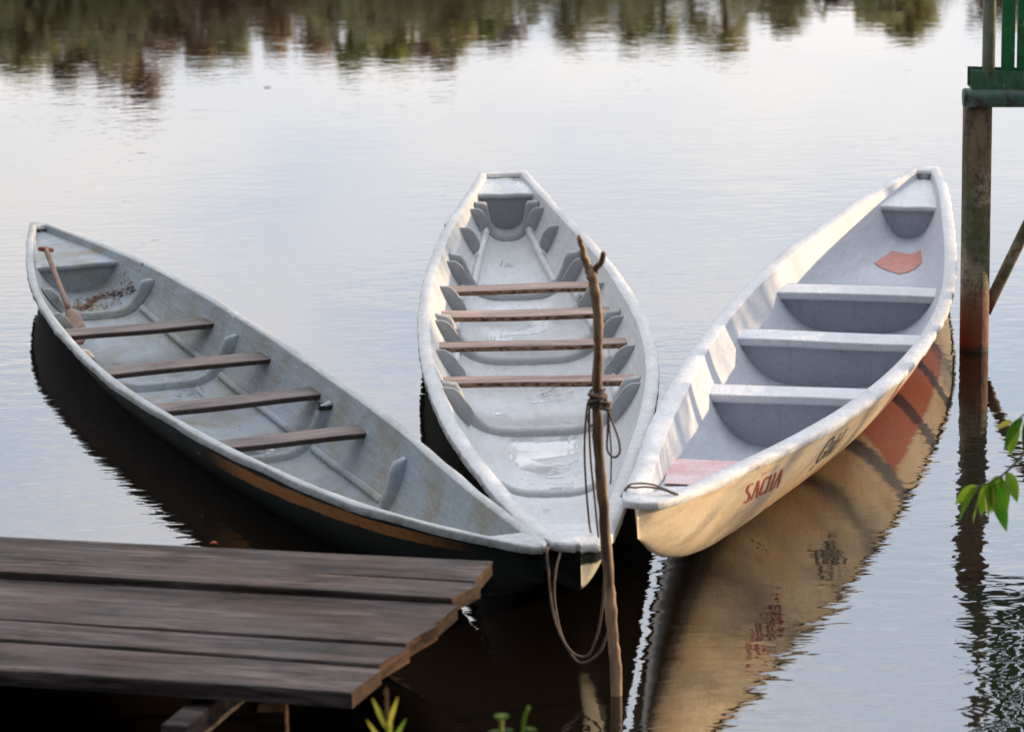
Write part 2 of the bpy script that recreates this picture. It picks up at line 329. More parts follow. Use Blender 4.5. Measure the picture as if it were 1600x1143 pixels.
# ------------------------------------------------------------------ boats
def smooth_samples(pts):
    pts = sorted(pts); x = np.array([p[0] for p in pts]); y = np.array([abs(p[1]) for p in pts])
    g_ = np.linspace(0, 1, 401); v = np.interp(g_, x, y); o = v.copy()
    for i in range(401):
        r = int(min(16, i*.8, (400-i)*.8)); o[i] = v[i-r:i+r+1].mean()
    return lambda t: float(np.interp(t, g_, o))
def XZ(a, p): x = a**.85; return x, x**p
class Boat:
    def __init__(s, near, far, L, Rr, P, keel, floor, cap, tin, name, label, cat, group):
        s.near = Vector(near[:2]); ax = Vector(far[:2])-s.near; s.len = ax.length; s.ax = ax.normalized(); s.sd = Vector((s.ax.y, -s.ax.x))
        s.wL = smooth_samples(L); s.wR = smooth_samples(Rr); s.P = P; s.keel = keel; s.floor = floor; s.cap = cap; s.tin = tin
        c = s.near+ax*.5; s.root = empty(name, (c.x, c.y, 0), label, cat, group)
    def h(s, t):
        n, m_, f = s.P; return m_+(n-m_)*max(0, 1-t/.55)**1.7+(f-m_)*max(0, (t-.45)/.55)**1.6
    def w(s, t, sg): return (s.wR if sg > 0 else s.wL)(t)
    def W(s, t, lat, z):
        p = s.near+s.ax*(t*s.len)+s.sd*lat; return Vector((p.x, p.y, z))
    def zk(s, t): return float(np.interp(t, [a[0] for a in s.keel], [a[1] for a in s.keel]))
    def zf(s, t): return max(s.zk(t)+.012, s.zf0(t))
    def zf0(s, t): return float(np.interp(t, [a[0] for a in s.floor], [a[1] for a in s.floor]))
    def outer(s, t, q):     # q in -1..1
        sg = 1 if q >= 0 else -1; a = abs(q); z0 = s.zk(t); z1 = s.h(t)-.02
        x, z = XZ(a, s.po(t)); return (sg*(s.w(t, sg)-s.ins(t, sg))*x, z0+(z1-z0)*z)
    def ci(s, t): return s.cap(t) if callable(s.cap) else s.cap
    def inner(s, t, q):
        sg = 1 if q >= 0 else -1; a = abs(q); z0 = s.zf(t); z1 = s.h(t)-.006
        ww = max(.004, s.w(t, sg)-s.ci(t))
        x, z = XZ(a, s.pi(t)); zz = z0+(z1-z0)*z; la = ww*x
        k0 = s.zk(t); k1 = s.h(t)-.02
        if k1-k0 > .02: la = min(la, max(.003, (s.w(t, sg)-s.ins(t, sg))*max(0, (zz-k0)/(k1-k0))**(1/s.po(t))-.014))
        return (sg*la, zz)
    def floor_z(s, t, lat):
        sg = 1 if lat >= 0 else -1; ww = max(.004, s.w(t, sg)-s.ci(t)); a = min(1, abs(lat)/ww)**(1/.85); return s.inner(t, sg*a)[1]
    def inner_w(s, t, z, sg):      # half-width of the inside at height z
        f = (z-s.zf(t))/max(.01, (s.h(t)-.006-s.zf(t))); a = max(0, f)**(1/s.pi(t)/.85); return abs(s.inner(t, sg*min(1, a))[0])
    po = lambda s, t: float(np.interp(t, [0, .15, .21, .33, .46, .7, 1], [1.7, 1.8, 2.0, 2.6, 2.9, 2.8, 2.2]))
    pi = lambda s, t: float(np.interp(t, [0, .15, .3, .5, .75, .9, 1], s.pin))
    inset = 0.0
    ins = lambda s, t, sg: min(s.w(t, sg)*.7, .012+(s.inset*math.exp(-t/.06) if sg < 0 else s.inset*.35*math.exp(-t/.03)))
    pin = [2.6, 2.8, 3.6, 4.2, 3.8, 2.8, 2.2]
    def build(s, m_out, m_in, m_rim, rimdrop=.035, flake=.0):
        T = sorted(set([round(x, 5) for x in np.concatenate([.12*np.linspace(0, 1, 19)**1.8, np.linspace(.12, .9, 53), np.linspace(.9, 1, 11)])]))
        Q = np.concatenate([-np.linspace(1, 0, 25), np.linspace(0, 1, 25)[1:]])
        # outside skin
        V = []; uv = []; Fc = []
        for t_ in T:
            for q in Q:
                a, z = s.outer(t_, q); V.append(s.W(t_, a, z)); uv.append((t_, q))
        n = len(Q)
        for i in range(len(T)-1):
            for j in range(n-1): Fc.append((i*n+j, i*n+j+1, (i+1)*n+j+1, (i+1)*n+j))
        Fc.append(tuple(range(n))); Fc.append(tuple((len(T)-1)*n+j for j in range(n))[::-1])
        s.hull = mesh_obj('hull', V, Fc, m_out, s.root, True, uv)
        # inside skin
        t0, t1 = s.tin; TI = [t0+(t1-t0)*x for x in T]; V = []; Fc = []
        for t_ in TI:
            for q in Q:
                a, z = s.inner(t_, q); V.append(s.W(t_, a, z+rng.normal(0, .0006)))
        for i in range(len(T)-1):
            for j in range(n-1): Fc.append((i*n+j, (i+1)*n+j, (i+1)*n+j+1, i*n+j+1))
        Fc.append(tuple(range(n))[::-1]); Fc.append(tuple((len(T)-1)*n+j for j in range(n)))
        s.inside = mesh_obj('inner_lining', V, Fc, m_in, s.root, True)
        # gunwale as a closed loop of rounded section
        TF = np.concatenate([.1*np.linspace(0, 1, 34)**2, np.linspace(.1, .92, 150)[1:], np.linspace(.92, 1, 22)[1:]])
        loop = [(x, -1) for x in TF[::-1]]+[(x, 1) for x in TF]
        rows = [[] for _ in range(9)]
        ph = rng.rand(8)*6
        for k, (t_, sg) in enumerate(loop):
            ti = t0+(t1-t0)*t_
            jit = flake*(.5*math.sin(t_*190+ph[0]+sg)+.5*math.sin(t_*310+ph[1])+rng.normal(0, .6)); hz = s.h(t_)+.0025*math.sin(t_*37+sg+ph[2])+.002*math.sin(t_*83+ph[3])
            jz = flake*.6*rng.normal(0, 1)
            O = s.W(t_, sg*s.w(t_, sg), 0); lat_in = max(.004, s.w(ti, sg)-s.ci(ti)); I = s.W(ti, sg*lat_in, 0)
            d = (I-O); L_ = max(d.length, 1e-4); u = d/L_; hi = s.h(ti)
            r = min(.007, L_*.3)
            def P_(a, z): 
                q = O+u*a; return Vector((q.x, q.y, z))
            rows[0].append(P_(r*.9, hz-rimdrop)); rows[1].append(P_(-jit*1.0, hz-rimdrop*.9+jz)); rows[2].append(P_(-jit, hz-r)); rows[3].append(P_(r*.35-jit*.6, hz-r*.25))
            rows[4].append(P_(r+.002, hz+.001)); rows[5].append(P_(L_*.5, hz*.5+hi*.5+.003)); rows[6].append(P_(L_-r, hi)); rows[7].append(P_(L_-r*.25, hi-r*.35)); rows[8].append(P_(L_+.004, hi-rimdrop*.7))
        mb = MB(); mb.grid([list(x) for x in rows], True); o = mb.obj('gunwale', m_rim, s.root); fixn(o)
        s.rim = o
    def waterline(s):
        Ls, Rs = [], []
        ts = np.linspace(0, 1, 240)
        ok = [x for x in ts if s.zk(x) < -.008]
        for x in ok:
            for sg, l in ((-1, Ls), (1, Rs)):
                z0 = s.zk(x); z1 = s.h(x)-.02; f = (0-z0)/(z1-z0); a = max(0, f)**(1/s.po(x)/.85)
                lat = max(.004, abs(s.outer(x, sg*a)[0])-.007); l.append(s.W(x, sg*lat, 0))
        return Ls+Rs[::-1]
    def rib(s, t, mat, wd=.022, r=.028, q1=.97, flare=.02, lean=0):
        rows = []
        qs = np.concatenate([-np.linspace(q1, 0, 26), np.linspace(0, q1, 26)[1:]])
        pts = [Vector(s.inner(t, q)) for q in qs]
        for i, q in enumerate(qs):
            d = (pts[min(i+1, len(pts)-1)]-pts[max(i-1, 0)]).normalized(); nrm = Vector((-d.y, d.x))
            a = abs(q); rr = r+flare*max(0, (a-.45)/.5)
            if a > q1-.07: rr *= max(.08, math.sqrt(max(0, 1-((a-(q1-.07))/.07)**2)))
            p = pts[i]; ti = t+lean*(a**2)
            row = []
            for k, (du, dv) in enumerate([(-wd*1.25, -.01), (-wd*1.02, .35), (-wd*.85, .8), (-wd*.45, 1.0), (wd*.45, 1.0), (wd*.85, .8), (wd*1.02, .35), (wd*1.25, -.01)]):
                pp = p+nrm*(rr*dv); row.append(s.W(ti+du/s.len, pp.x, pp.y))
            rows.append(row)
        mb = MB(); mb.grid(rows); o = mb.obj('rib', mat, s.root); return fixn(o)
    def knee(s, t, sg, mat, qa=.70, qb=.96, r=.062, wd=.010):
        qs = np.linspace(qa, qb, 16)*sg; pts = [Vector(s.inner(t, q)) for q in qs]; rows = []
        for i, q in enumerate(qs):
            d = (pts[min(i+1, 15)]-pts[max(i-1, 0)]).normalized(); nrm = Vector((-d.y, d.x))*sg
            f = (i/15.0); rr = max(.002, r*max(0, 1-abs(2*f-1)**3.2)**.5)
            p = pts[i]
            rows.append([s.W(t+du*wd/s.len, p.x+nrm.x*rr*dv, p.y+nrm.y*rr*dv) for du, dv in [(-1.2, -.05), (-1, .9), (-.6, 1), (.6, 1), (1, .9), (1.2, -.05)]])
        mb = MB(); mb.grid(rows); return fixn(mb.obj('knee', mat, s.root))
    def stringer(s, ta, tb, sg, mat, q=.6, wd=.016, r=.022):
        rows = []
        for t_ in np.linspace(ta, tb, 40):
            pa = Vector(s.inner(t_, sg*(q-.05))); pb = Vector(s.inner(t_, sg*(q+.05))); pm = (pa+pb)/2; d = (pb-pa).normalized(); nrm = Vector((-d.y, d.x))*sg
            rows.append([s.W(t_, (pm+d*a+nrm*b_).x, (pm+d*a+nrm*b_).y) for a, b_ in [(-wd*1.2, -.004), (-wd, r*.8), (-wd*.5, r), (wd*.5, r), (wd, r*.8), (wd*1.2, -.004)]])
        mb = MB(); mb.grid(rows, True); mb.F.append(tuple(range(6))); mb.F.append(tuple(len(mb.V)-6+i for i in range(6))); return fixn(mb.obj('stringer', mat, s.root))
    def plank(s, t, width, z, th, mat, skew=0, dz=0, over=0.0, ends=None, name='thwart', medge=None):
        # board from wall to wall, with slightly irregular edges
        nn = 22; hw = width/2/s.len; mb = MB(); rows = []
        if ends: a_, b_ = ends
        else: a_, b_ = -(s.inner_w(t, z, -1)+over), s.inner_w(t, z, 1)+over
        ph = rng.rand(4)*6
        for i in range(nn+1):
            f = i/nn; lat = a_+(b_-a_)*f; tt = t+skew*(f-.5)
            e0 = .0025*math.sin(f*9+ph[0])/s.len; e1 = .0025*math.sin(f*7+ph[1])/s.len; zz = z+dz*(f-.5)+.002*math.sin(f*5+ph[2])
            c = .004; cl = .004/s.len
            rows.append([s.W(tt-hw+e0, lat, zz-th+c), s.W(tt-hw+e0, lat, zz-c), s.W(tt-hw+e0+cl, lat, zz), s.W(tt+hw+e1-cl, lat, zz), s.W(tt+hw+e1, lat, zz-c), s.W(tt+hw+e1, lat, zz-th+c), s.W(tt+hw+e1-cl, lat, zz-th), s.W(tt-hw+e0+cl, lat, zz-th)])
        b0 = mb.grid(rows, True); mb.F.append(tuple(range(8))); mb.F.append(tuple(len(mb.V)-8+i for i in range(8)))
        o = fixn(mb.obj(name, mat, s.root, False))
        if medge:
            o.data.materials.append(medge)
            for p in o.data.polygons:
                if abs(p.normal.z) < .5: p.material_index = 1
        return o
    def deck(s, ta, tb, za, zb, mat, name, front_dir, mfront=None, lip=.012, edge=.05):
        """flat deck across the end from t=ta to tb; front_dir: which of the two ends has the vertical bulkhead (t value)"""
        mb = MB(); rows = []
        for i in range(15):
            f = i/14; t_ = ta+(tb-ta)*f; z = za+(zb-za)*f
            a_, b_ = -(s.inner_w(t_, z, -1)+.006), s.inner_w(t_, z, 1)+.006
            rows.append([s.W(t_, a_+(b_-a_)*k/12, z+.0015*math.sin(k*.9+i*.6)) for k in range(13)])
        mb.grid(rows)
        tf = front_dir; zt = za if abs(tf-ta) < abs(tf-tb) else zb; sgn = -1 if tf == min(ta, tb) else 1
        # rounded lip
        o = mb.obj(name, mat, s.root, True); fixn(o)
        lipr = []
        for k in range(13):
            a_, b_ = -(s.inner_w(tf, zt, -1)+.006), s.inner_w(tf, zt, 1)+.006; lat = a_+(b_-a_)*k/12; zz = zt+.0015*math.sin(k*.9+(0 if tf == ta else 14)*.6)
            lipr.append([s.W(tf, lat, zz), s.W(tf+sgn*.006/s.len, lat, zz-.002), s.W(tf+sgn*.010/s.len, lat, zz-.008), s.W(tf+sgn*.010/s.len, lat, zz-.02), s.W(tf+sgn*.003/s.len, lat, zz-.026)])
        mb = MB(); mb.grid(lipr); e = fixn(mb.obj('deck_edge', mat, s.root)); e.parent = o; e.matrix_parent_inverse = Matrix.Identity(4)
        return o
    def bulkhead(s, t, ztop, slope, mat, parent=None, name='bulkhead', thick=0):
        # transverse panel following the inside section; slope: t shift per metre downwards
        rows = []
        zb = s.zf(t)
        for i in range(15):
            f = i/14; z = ztop+(zb-ztop)*f; tt = t+slope*(ztop-z)/s.len
            a_, b_ = -(s.inner_w(tt, z, -1)+.01), s.inner_w(tt, z, 1)+.01
            if f > .97: a_ *= .9; b_ *= .9
            rows.append([s.W(tt, a_+(b_-a_)*k/16, z-.01*f) for k in range(17)])
        mb = MB(); mb.grid(rows); o = fixn(mb.obj(name, mat, s.root))
        if parent is not None:
            o.parent = parent; o.matrix_parent_inverse = Matrix.Identity(4)
        return o
    def strokes(s, polys, t0, t1, q0, q1, side, width, mat, name, shear=0, off=.003):
        """paint strokes lying on the outer side; polys in a unit box, u along t, v up the side"""
        mb = MB()
        def surf(u, v):
            t_ = t0+(t1-t0)*u; q = q0+(q1-q0)*v; t_ += shear*v
            a, z = s.outer(t_, side*q); a2, z2 = s.outer(t_, side*(q+.01)); d = Vector((a2-a, z2-z)); d = d.normalized() if d.length > 1e-6 else Vector((0, 1))
            nrm = Vector((d.y*side, -d.x*side)); 
            return s.W(t_, a+nrm.x*side*side*off if False else a+side*abs(d.y)*off, z-abs(d.x)*off)
        for pl in polys:
            wd = width
            if isinstance(pl, tuple): pl, wd = pl
            P_ = []
            for i in range(len(pl)-1):
                for k in range(5): P_.append(Vector(pl[i]).lerp(Vector(pl[i+1]), k/5))
            P_.append(Vector(pl[-1])); rows = []
            for i, p in enumerate(P_):
                d = (P_[min(i+1, len(P_)-1)]-P_[max(i-1, 0)]); d = d.normalized(); nr = Vector((-d.y, d.x))*wd
                rows.append([surf(p.x-nr.x*a, p.y-nr.y*a) for a in (-1, -.33, .33, 1)])
            mb.grid(rows)
        return fixn(mb.obj(name, mat, s.root))
BG = 'wooden and fibreglass canoes moored side by side'
# ---- grey canoe (left)
A = Boat((.09, 10.35), (-2.45, 17.11),
 [(0,.0),(.002,.03),(.01,.072),(.056,.18),(.112,.27),(.145,.31),(.181,.34),(.222,.37),(.266,.39),(.313,.42),(.368,.44),(.425,.46),(.484,.48),(.537,.49),(.601,.49),(.699,.45),(.77,.40),(.848,.30),(.929,.17),(.993,.045),(1,.03)],
 [(0,.0),(.002,.02),(.012,.038),(.077,.1),(.156,.17),(.229,.24),(.31,.32),(.398,.37),(.482,.4),(.563,.405),(.648,.39),(.733,.36),(.83,.3),(.921,.17),(.96,.11),(.995,.05),(1,.04)],
 (.42, .20, .26), [(0,.30),(.04,.18),(.09,.07),(.15,-.02),(.24,-.09),(.4,-.13),(.6,-.13),(.75,-.08),(.84,-.02),(.92,.07),(1,.17)],
 [(0,.36),(.06,.22),(.12,.10),(.2,.0),(.28,-.05),(.4,-.085),(.6,-.085),(.72,-.04),(.82,.03),(.88,.07),(.94,.13),(1,.2)], .038, (.035, .985),
 'canoe', 'weathered grey canoe with black outside and orange stripe, nearest the wooden dock', 'canoe', BG)
A.build(mA_hull, mA, mA_rim, .026, .003)
# ---- white canoe (middle)
B = Boat((.21, 10.35), (-.03, 18.33),
 [(0,.0),(.0015,.06),(.004,.09),(.02,.14),(.08,.22),(.165,.31),(.24,.38),(.321,.44),(.389,.47),(.458,.495),(.542,.5),(.608,.49),(.678,.46),(.752,.41),(.823,.35),(.886,.27),(.949,.19),(1,.13)],
 [(0,.0),(.0015,.05),(.005,.085),(.02,.118),(.067,.17),(.13,.24),(.197,.31),(.291,.41),(.374,.48),(.442,.52),(.511,.54),(.569,.53),(.63,.5),(.697,.46),(.75,.41),(.81,.34),(.872,.27),(.937,.2),(1,.13)],
 (.42, .20, .27), [(0,.28),(.04,.17),(.09,.07),(.15,-.02),(.24,-.09),(.4,-.13),(.6,-.13),(.75,-.10),(.86,-.06),(.93,.0),(1,.10)],
 [(0,.36),(.06,.27),(.12,.16),(.2,.06),(.3,-.03),(.4,-.07),(.6,-.085),(.75,-.06),(.86,-.02),(.93,.03),(1,.10)], lambda t: .045+.02*max(0, 1-t/.4)+.012*math.sin(math.pi*min(1, t)), (.045, .993),
 'canoe', 'white fibreglass canoe with blunt square end, between the other two, brown plank seats', 'canoe', BG)
B.build(mB_hull, mB, mB_rim, .03, .0055)
# ---- cream canoe (right)
C = Boat((.40, 10.55), (2.28, 18.08),
 [(0,.0),(.002,.04),(.006,.062),(.015,.08),(.062,.125),(.136,.21),(.221,.3),(.311,.37),(.385,.42),(.46,.45),(.534,.465),(.606,.45),(.678,.42),(.741,.38),(.799,.32),(.861,.26),(.92,.19),(.961,.13),(1,.065)],
 [(0,.0),(.002,.05),(.006,.082),(.012,.105),(.039,.16),(.085,.21),(.124,.27),(.165,.33),(.216,.39),(.269,.45),(.328,.49),(.383,.515),(.444,.53),(.519,.53),(.589,.51),(.662,.46),(.739,.39),(.842,.28),(.931,.18),(1,.065)],
 (.50, .26, .30), [(0,.38),(.025,.28),(.05,.205),(.09,.115),(.13,.05),(.17,.012),(.21,-.012),(.26,-.035),(.34,-.07),(.46,-.12),(.6,-.12),(.75,-.08),(.86,-.03),(.93,.04),(1,.14)],
 [(0,.40),(.05,.27),(.1,.15),(.2,.02),(.3,-.04),(.38,-.06),(.5,-.04),(.62,-.01),(.8,0),(.9,.05),(1,.15)], lambda t: .066+.012*min(1, t/.3)-.028*min(1, max(0, t-.3)/.6)+.006*math.sin(9*t), (.03, .985),
 'canoe', 'cream canoe with pale bench seats and red lettering on its side', 'canoe', BG)
C.inset = .055
C.build(mC_hull, mC, mC_rim, .024, .003)

# ---- ribs, stringers, planks of the grey canoe
for t_ in (.81, .645, .452, .285): A.rib(t_, mA, .026, .030, .93, .022)
for sg in (1, -1):
    for a, b_ in ((.80, .655), (.635, .462), (.442, .295)): A.stringer(a, b_, sg, mA, .60, .015, .018)
A.knee(.735, -1, mA, .7, .95, .055)
tape = MB()
for q in [.80]:
    pass
pl = []
for i, q in enumerate(np.linspace(.895, .92, 4)):
    p = Vector(A.inner(.452, q)); pl.append([A.W(.452+du/A.len, p.x+a, p.y+b_) for du, a, b_ in [(-.034, 0, 0), (-.030, -.05, .0), (0, -.056, .004), (.028, -.05, .0), (.032, 0, 0)]])
tape.grid(pl); fixn(tape.obj('tape_wrap', m_tape, A.root))
for t_, wd, z, sk, lab in ((.699, .15, .138, -.003, None), (.588, .155, .135, -.002, None), (.484, .15, .135, .001, None), (.383, .14, .142, -.002, None)):
    A.plank(t_, wd, z, .024, m_thA, sk, over=.012, medge=m_thA_e)
d = A.deck(.87, .984, .205, .225, mA, 'end_deck', .87); A.bulkhead(.8705, .195, .0, mA, d)
# ---- white canoe
for t_ in (.915, .765, .60, .425): B.rib(t_, mB_rib, .030, .026, .95, .042)
B.rib(.27, mB_rib, .035, .020, .60, .0)
for sg in (1, -1):
    for a, b_, q in ((.905, .775, .58), (.755, .61, .72), (.59, .435, .72)): B.stringer(a, b_, sg, mB_rim, q)
    for t_ in (.895, .84, .745, .675, .585, .51, .41): B.knee(t_, sg, mB_rib, .66, .95, .062)
for t_, wd, z, sk in ((.700, .145, .115, .002), (.625, .155, .115, .001), (.543, .12, .115, .002), (.455, .125, .115, -.003)):
    B.plank(t_, wd, z, .024, m_thB, sk, medge=m_thB_e)
d = B.deck(.937, .992, .237, .245, mB, 'end_deck', .937); B.bulkhead(.9375, .228, .0, mB_rib, d)
# ---- cream canoe
for t_, z, wd in ((.643, .185, .215), (.517, .175, .205), (.3845, .17, .19)):
    st = C.plank(t_, wd, z, .035, mC_seat, 0, name='bench_seat', over=.012); bevel(st, .006, 2)
    C.bulkhead(t_-wd/2/C.len+.0022, z-.02, .12, mC_bulk, st, 'front_panel')
    C.bulkhead(t_+wd/2/C.len-.0022, z-.02, -.12, mC_bulk, st, 'rear_panel')
d = C.deck(.897, .984, .225, .25, mC_seat, 'end_deck', .897); C.bulkhead(.8975, .215, .05, mC_bulk, d)
d2 = C.deck(.034, .194, .41, .25, mC_seat, 'end_deck', .194); C.bulkhead(.1935, .24, 0, mC_bulk, d2)
def patch(bt, cor, mat, name, zf, n=10, parent=None):
    rows = []
    for i in range(n+1):
        row = []
        for j in range(n+1):
            u, v = i/n, j/n
            a = Vector(cor[0]).lerp(Vector(cor[1]), u); b_ = Vector(cor[3]).lerp(Vector(cor[2]), u); p = a.lerp(b_, v)
            row.append(bt.W(p.x, p.y, zf(p.x, p.y)+.004))
        rows.append(row)
    mb = MB(); mb.grid(rows); o = mb.obj(name, mat, bt.root); return o
def poly_patch(bt, pts, mat, name, zf):
    c = sum((Vector(p) for p in pts), Vector((0, 0)))/len(pts); mb = MB(); n = len(pts); K = 8; ring = []
    for i in range(n):
        for k in range(6): ring.append(Vector(pts[i]).lerp(Vector(pts[(i+1) % n]), k/6))
    rows = [[(lambda q: bt.W(q.x, q.y, zf(q.x, q.y)+.0035))(c.lerp(p, f/K)) for p in ring] for f in range(K+1)]
    mb.grid(rows, True); return mb.obj(name, mat, bt.root)
poly_patch(C, [(.825, -.10), (.863, -.046), (.857, .038), (.853, .110), (.812, .155), (.806, .043)], m_red, 'painted_patch', C.floor_z)
def dz2(t_, l): return .41+(.25-.41)*(t_-.034)/(.194-.034)+.004
patch(C, [(.105, -.075), (.1915, -.188), (.1915, .26), (.105, .17)], m_pink, 'painted_patch', dz2)
# lettering on the cream side (read from outside, near end on the left)
S_ = lambda pts, x0, w_: [(x0+x*w_, y) for x, y in pts]
sach = [(S_([(.95, .93), (.7, 1), (.25, .95), (.08, .75), (.3, .58), (.75, .42), (.92, .22), (.6, .02), (.25, .02), (0, .12)], 0, .15), .021),
        (S_([(0, 0), (.5, 1)], .21, .15), .018), (S_([(.5, 1), (.95, 0)], .21, .16), .02),
        (S_([(.95, .85), (.7, 1), (.3, .93), (.05, .6), (.05, .3), (.3, .03), (.75, .05), (.95, .2)], .42, .14), .02),
        (S_([(0, 0), (0, 1)], .62, .1), .02), (S_([(.9, 0), (.9, 1)], .62, .13), .02), (S_([(0, .5), (.9, .52)], .62, .13), .024),
        (S_([(0, 0), (.5, 1)], .82, .16), .018), (S_([(.5, 1), (.95, 0)], .82, .17), .022)]
C.strokes(sach, .121, .174, .69, .87, 1, .02, m_letter, 'red_lettering', -.010)
small = []
def lt(ch, x):
    Gl = {'L': [[(0,1),(0,0),(.8,0)]], 'I': [[(.4,0),(.4,1)]], 'C': [[(.9,.9),(.4,1),(.05,.6),(.05,.3),(.4,0),(.9,.1)]], 'E': [[(.85,1),(0,1),(0,0),(.85,0)],[(0,.5),(.7,.5)]],
          'O': [[(.4,1),(0,.7),(0,.3),(.4,0),(.8,.3),(.8,.7),(.4,1)]], 'A': [[(0,0),(.45,1),(.9,0)],[(.2,.4),(.7,.4)]], 'U': [[(0,1),(0,.2),(.4,0),(.8,.2),(.8,1)]]}
    for p in Gl[ch]: small.append(([(x+a*.085, b_) for a, b_ in p], .012))
for i, ch in enumerate('AUCELIA'): lt(ch, i*.135)
C.strokes(small, .128, .150, .90, .932, 1, .012, m_letter_faint, 'faded_lettering', -.001)
C.strokes([([(0, 0), (.35, .08), (.8, .1)], .02), ([(.1, .3), (.6, .38), (1, .42)], .012)], .164, .179, .635, .665, 1, .02, m_letter_faint, 'faded_lettering', .0)
emb = [([(.30, .95), (.12, .9), (0, .6), (.02, .25), (.15, .02), (.3, .1), (.33, .4), (.2, .45)], .035), ([(.30, .95), (.36, .7), (.2, .62)], .03),
       ([(.38, .1), (.42, .6), (.55, .72), (.6, .4), (.58, .1)], .03), ([(.45, .3), (.6, .35)], .03), ([(.66, .1), (.68, .95)], .03), ([(.66, .55), (.8, .7), (.84, .1)], .026), ([(.9, .5), (.98, 1.0)], .03), ([(.05, .0), (-.05, -.22)], .03), ([(.9, .1), (1.05, .35)], .015)]
C.strokes(emb, .232, .266, .72, .93, 1, .03, m_letter_dark, 'dark_emblem', -.006)

# ------------------------------------------------------------------ water with openings where the hulls float
outl = [(-220, 3.0), (240, 3.0), (240, 95), (-220, 95)]
vs2 = [Vector(p) for p in outl]; edges = [(0, 1), (1, 2), (2, 3), (3, 0)]; holes = []
for bt in (A, B, C):
    poly = [p.to_2d() for p in bt.waterline()]; b0 = len(vs2); vs2 += poly; n = len(poly); edges += [(b0+i, b0+(i+1) % n) for i in range(n)]; holes.append(poly)
res = geometry.delaunay_2d_cdt(vs2, edges, [], 0, 1e-5)
def inside(p, poly):
    c = False; n = len(poly); j = n-1
    for i in range(n):
        a, b_ = poly[i], poly[j]
        if (a.y > p.y) != (b_.y > p.y) and p.x < (b_.x-a.x)*(p.y-a.y)/(b_.y-a.y)+a.x: c = not c
        j = i
    return c
FF = []
for f in res[2]:
    cx = sum((res[0][i] for i in f), Vector((0, 0)))/len(f)
    if not any(inside(cx, h_) for h_ in holes): FF.append(tuple(f))
wobj = mesh_obj('water', [(p.x, p.y, 0) for p in res[0]], FF, m_water, None, False); tag(wobj, kind='structure')

# ------------------------------------------------------------------ ground: near bank, river bed, far bank in one sheet
def gh(x, y):
    y0 = 7.4+3.1/(1+math.exp(min(40, (x-.02)*7)))+.7/(1+math.exp(min(40, (x+.8)*7))); near = (y0-y)*.30+.03*math.sin(x*5.7)+.02*math.sin(x*13.3+y*9) if y < 14 else -3
    near = min(near, .14+.03*math.sin(x*7+y*3)+max(0, 6.9-y)*.15)
    far = (y-88-2*math.sin(x*.05))*.12+.25*math.sin(x*.3)*min(1, max(0, y-88)/5)
    return max(-1.6, min(near, 1.3), min(far, 3.0+.5*math.sin(x*.02)))
xs = sorted(set(list(np.linspace(-600, -30, 16))+list(np.linspace(-30, -6, 13))+list(np.linspace(-6, 6, 121))+list(np.linspace(6, 30, 13))+list(np.linspace(30, 600, 16))))
ys = sorted(set(list(np.linspace(-60, -5, 8))+list(np.linspace(-5, 5, 11))+list(np.linspace(5, 12, 71))+list(np.linspace(12, 84, 8))+list(np.linspace(84, 120, 30))+list(np.linspace(120, 1200, 10))))
mb = MB(); mb.grid([[(x, y, gh(x, y)) for x in xs] for y in ys]); gr = fixn(mb.obj('ground', m_earth, None)); tag(gr, kind='structure')

# ------------------------------------------------------------------ dock
dock = empty('wooden_dock', (-1.2, 9.4, 0), 'low dock of dark worn planks reaching in from the left over black water', 'dock')
planks = [[(-1.638,10.303),(-.075,9.909),(-.117,9.686),(-1.604,10.068)],[(-1.604,10.068),(-.107,9.666),(-.172,9.48),(-1.574,9.856)],[(-1.574,9.856),(-.178,9.487),(-.234,9.258),(-1.537,9.6)],
          [(-1.537,9.6),(-.23,9.258),(-.303,9.063),(-1.504,9.375)],[(-1.504,9.375),(-.304,9.051),(-.369,8.882),(-1.474,9.166)],[(-1.474,9.166),(-.378,8.871),(-.444,8.648),(-1.437,8.913)]]
gapf = [.006, .018, .009, .009, .018, 0]
for k, q in enumerate(planks):
    a, b_, c_, d_ = [Vector(p) for p in q]
    dz = [0, .004, -.008, .003, .008, .0][k]; th = .045; nn = 40; rows = []
    a2 = b_+(a-b_)*3.6; d2_ = c_+(d_-c_)*3.6
    ph = rng.rand(4)*6; g0 = 0.004; g1 = gapf[k]+.003
    n_ = (d2_-a2).normalized()
    for i in range(nn+1):
        f = i/nn; p = a2.lerp(b_, f); r_ = d2_.lerp(c_, f)
        if i == nn: pass
        p = p+n_*(g0+.003*math.sin(f*11+ph[0])+rng.normal(0, .0008)); r_ = r_-n_*(g1+.004*math.sin(f*8+ph[1])+rng.normal(0, .001))
        z = .5+dz+.005*math.sin(f*6+ph[2]); z2 = .5+dz+.005*math.sin(f*5+ph[3]); c = .006
        P1 = p+n_*c; P2 = r_-n_*c
        rows.append([(p.x, p.y, z-th), (p.x, p.y, z-c), (P1.x, P1.y, z)]+[(P1.lerp(P2, u).x, P1.lerp(P2, u).y, z+(z2-z)*u+rng.normal(0, .0007)) for u in (.25, .5, .75)]+[(P2.x, P2.y, z2), (r_.x, r_.y, z2-c), (r_.x, r_.y, z2-th)])
    mb = MB(); mb.grid(rows, True); m0 = len(mb.F); n9 = 9; mb.F.append(tuple(range(n9))); mb.F.append(tuple(len(mb.V)-n9+i for i in range(n9)))
    o = mb.obj('plank', m_dock, dock, False); o.data.materials.append(m_dock_end); o.data.polygons[-1].material_index = 1; fixn(o)
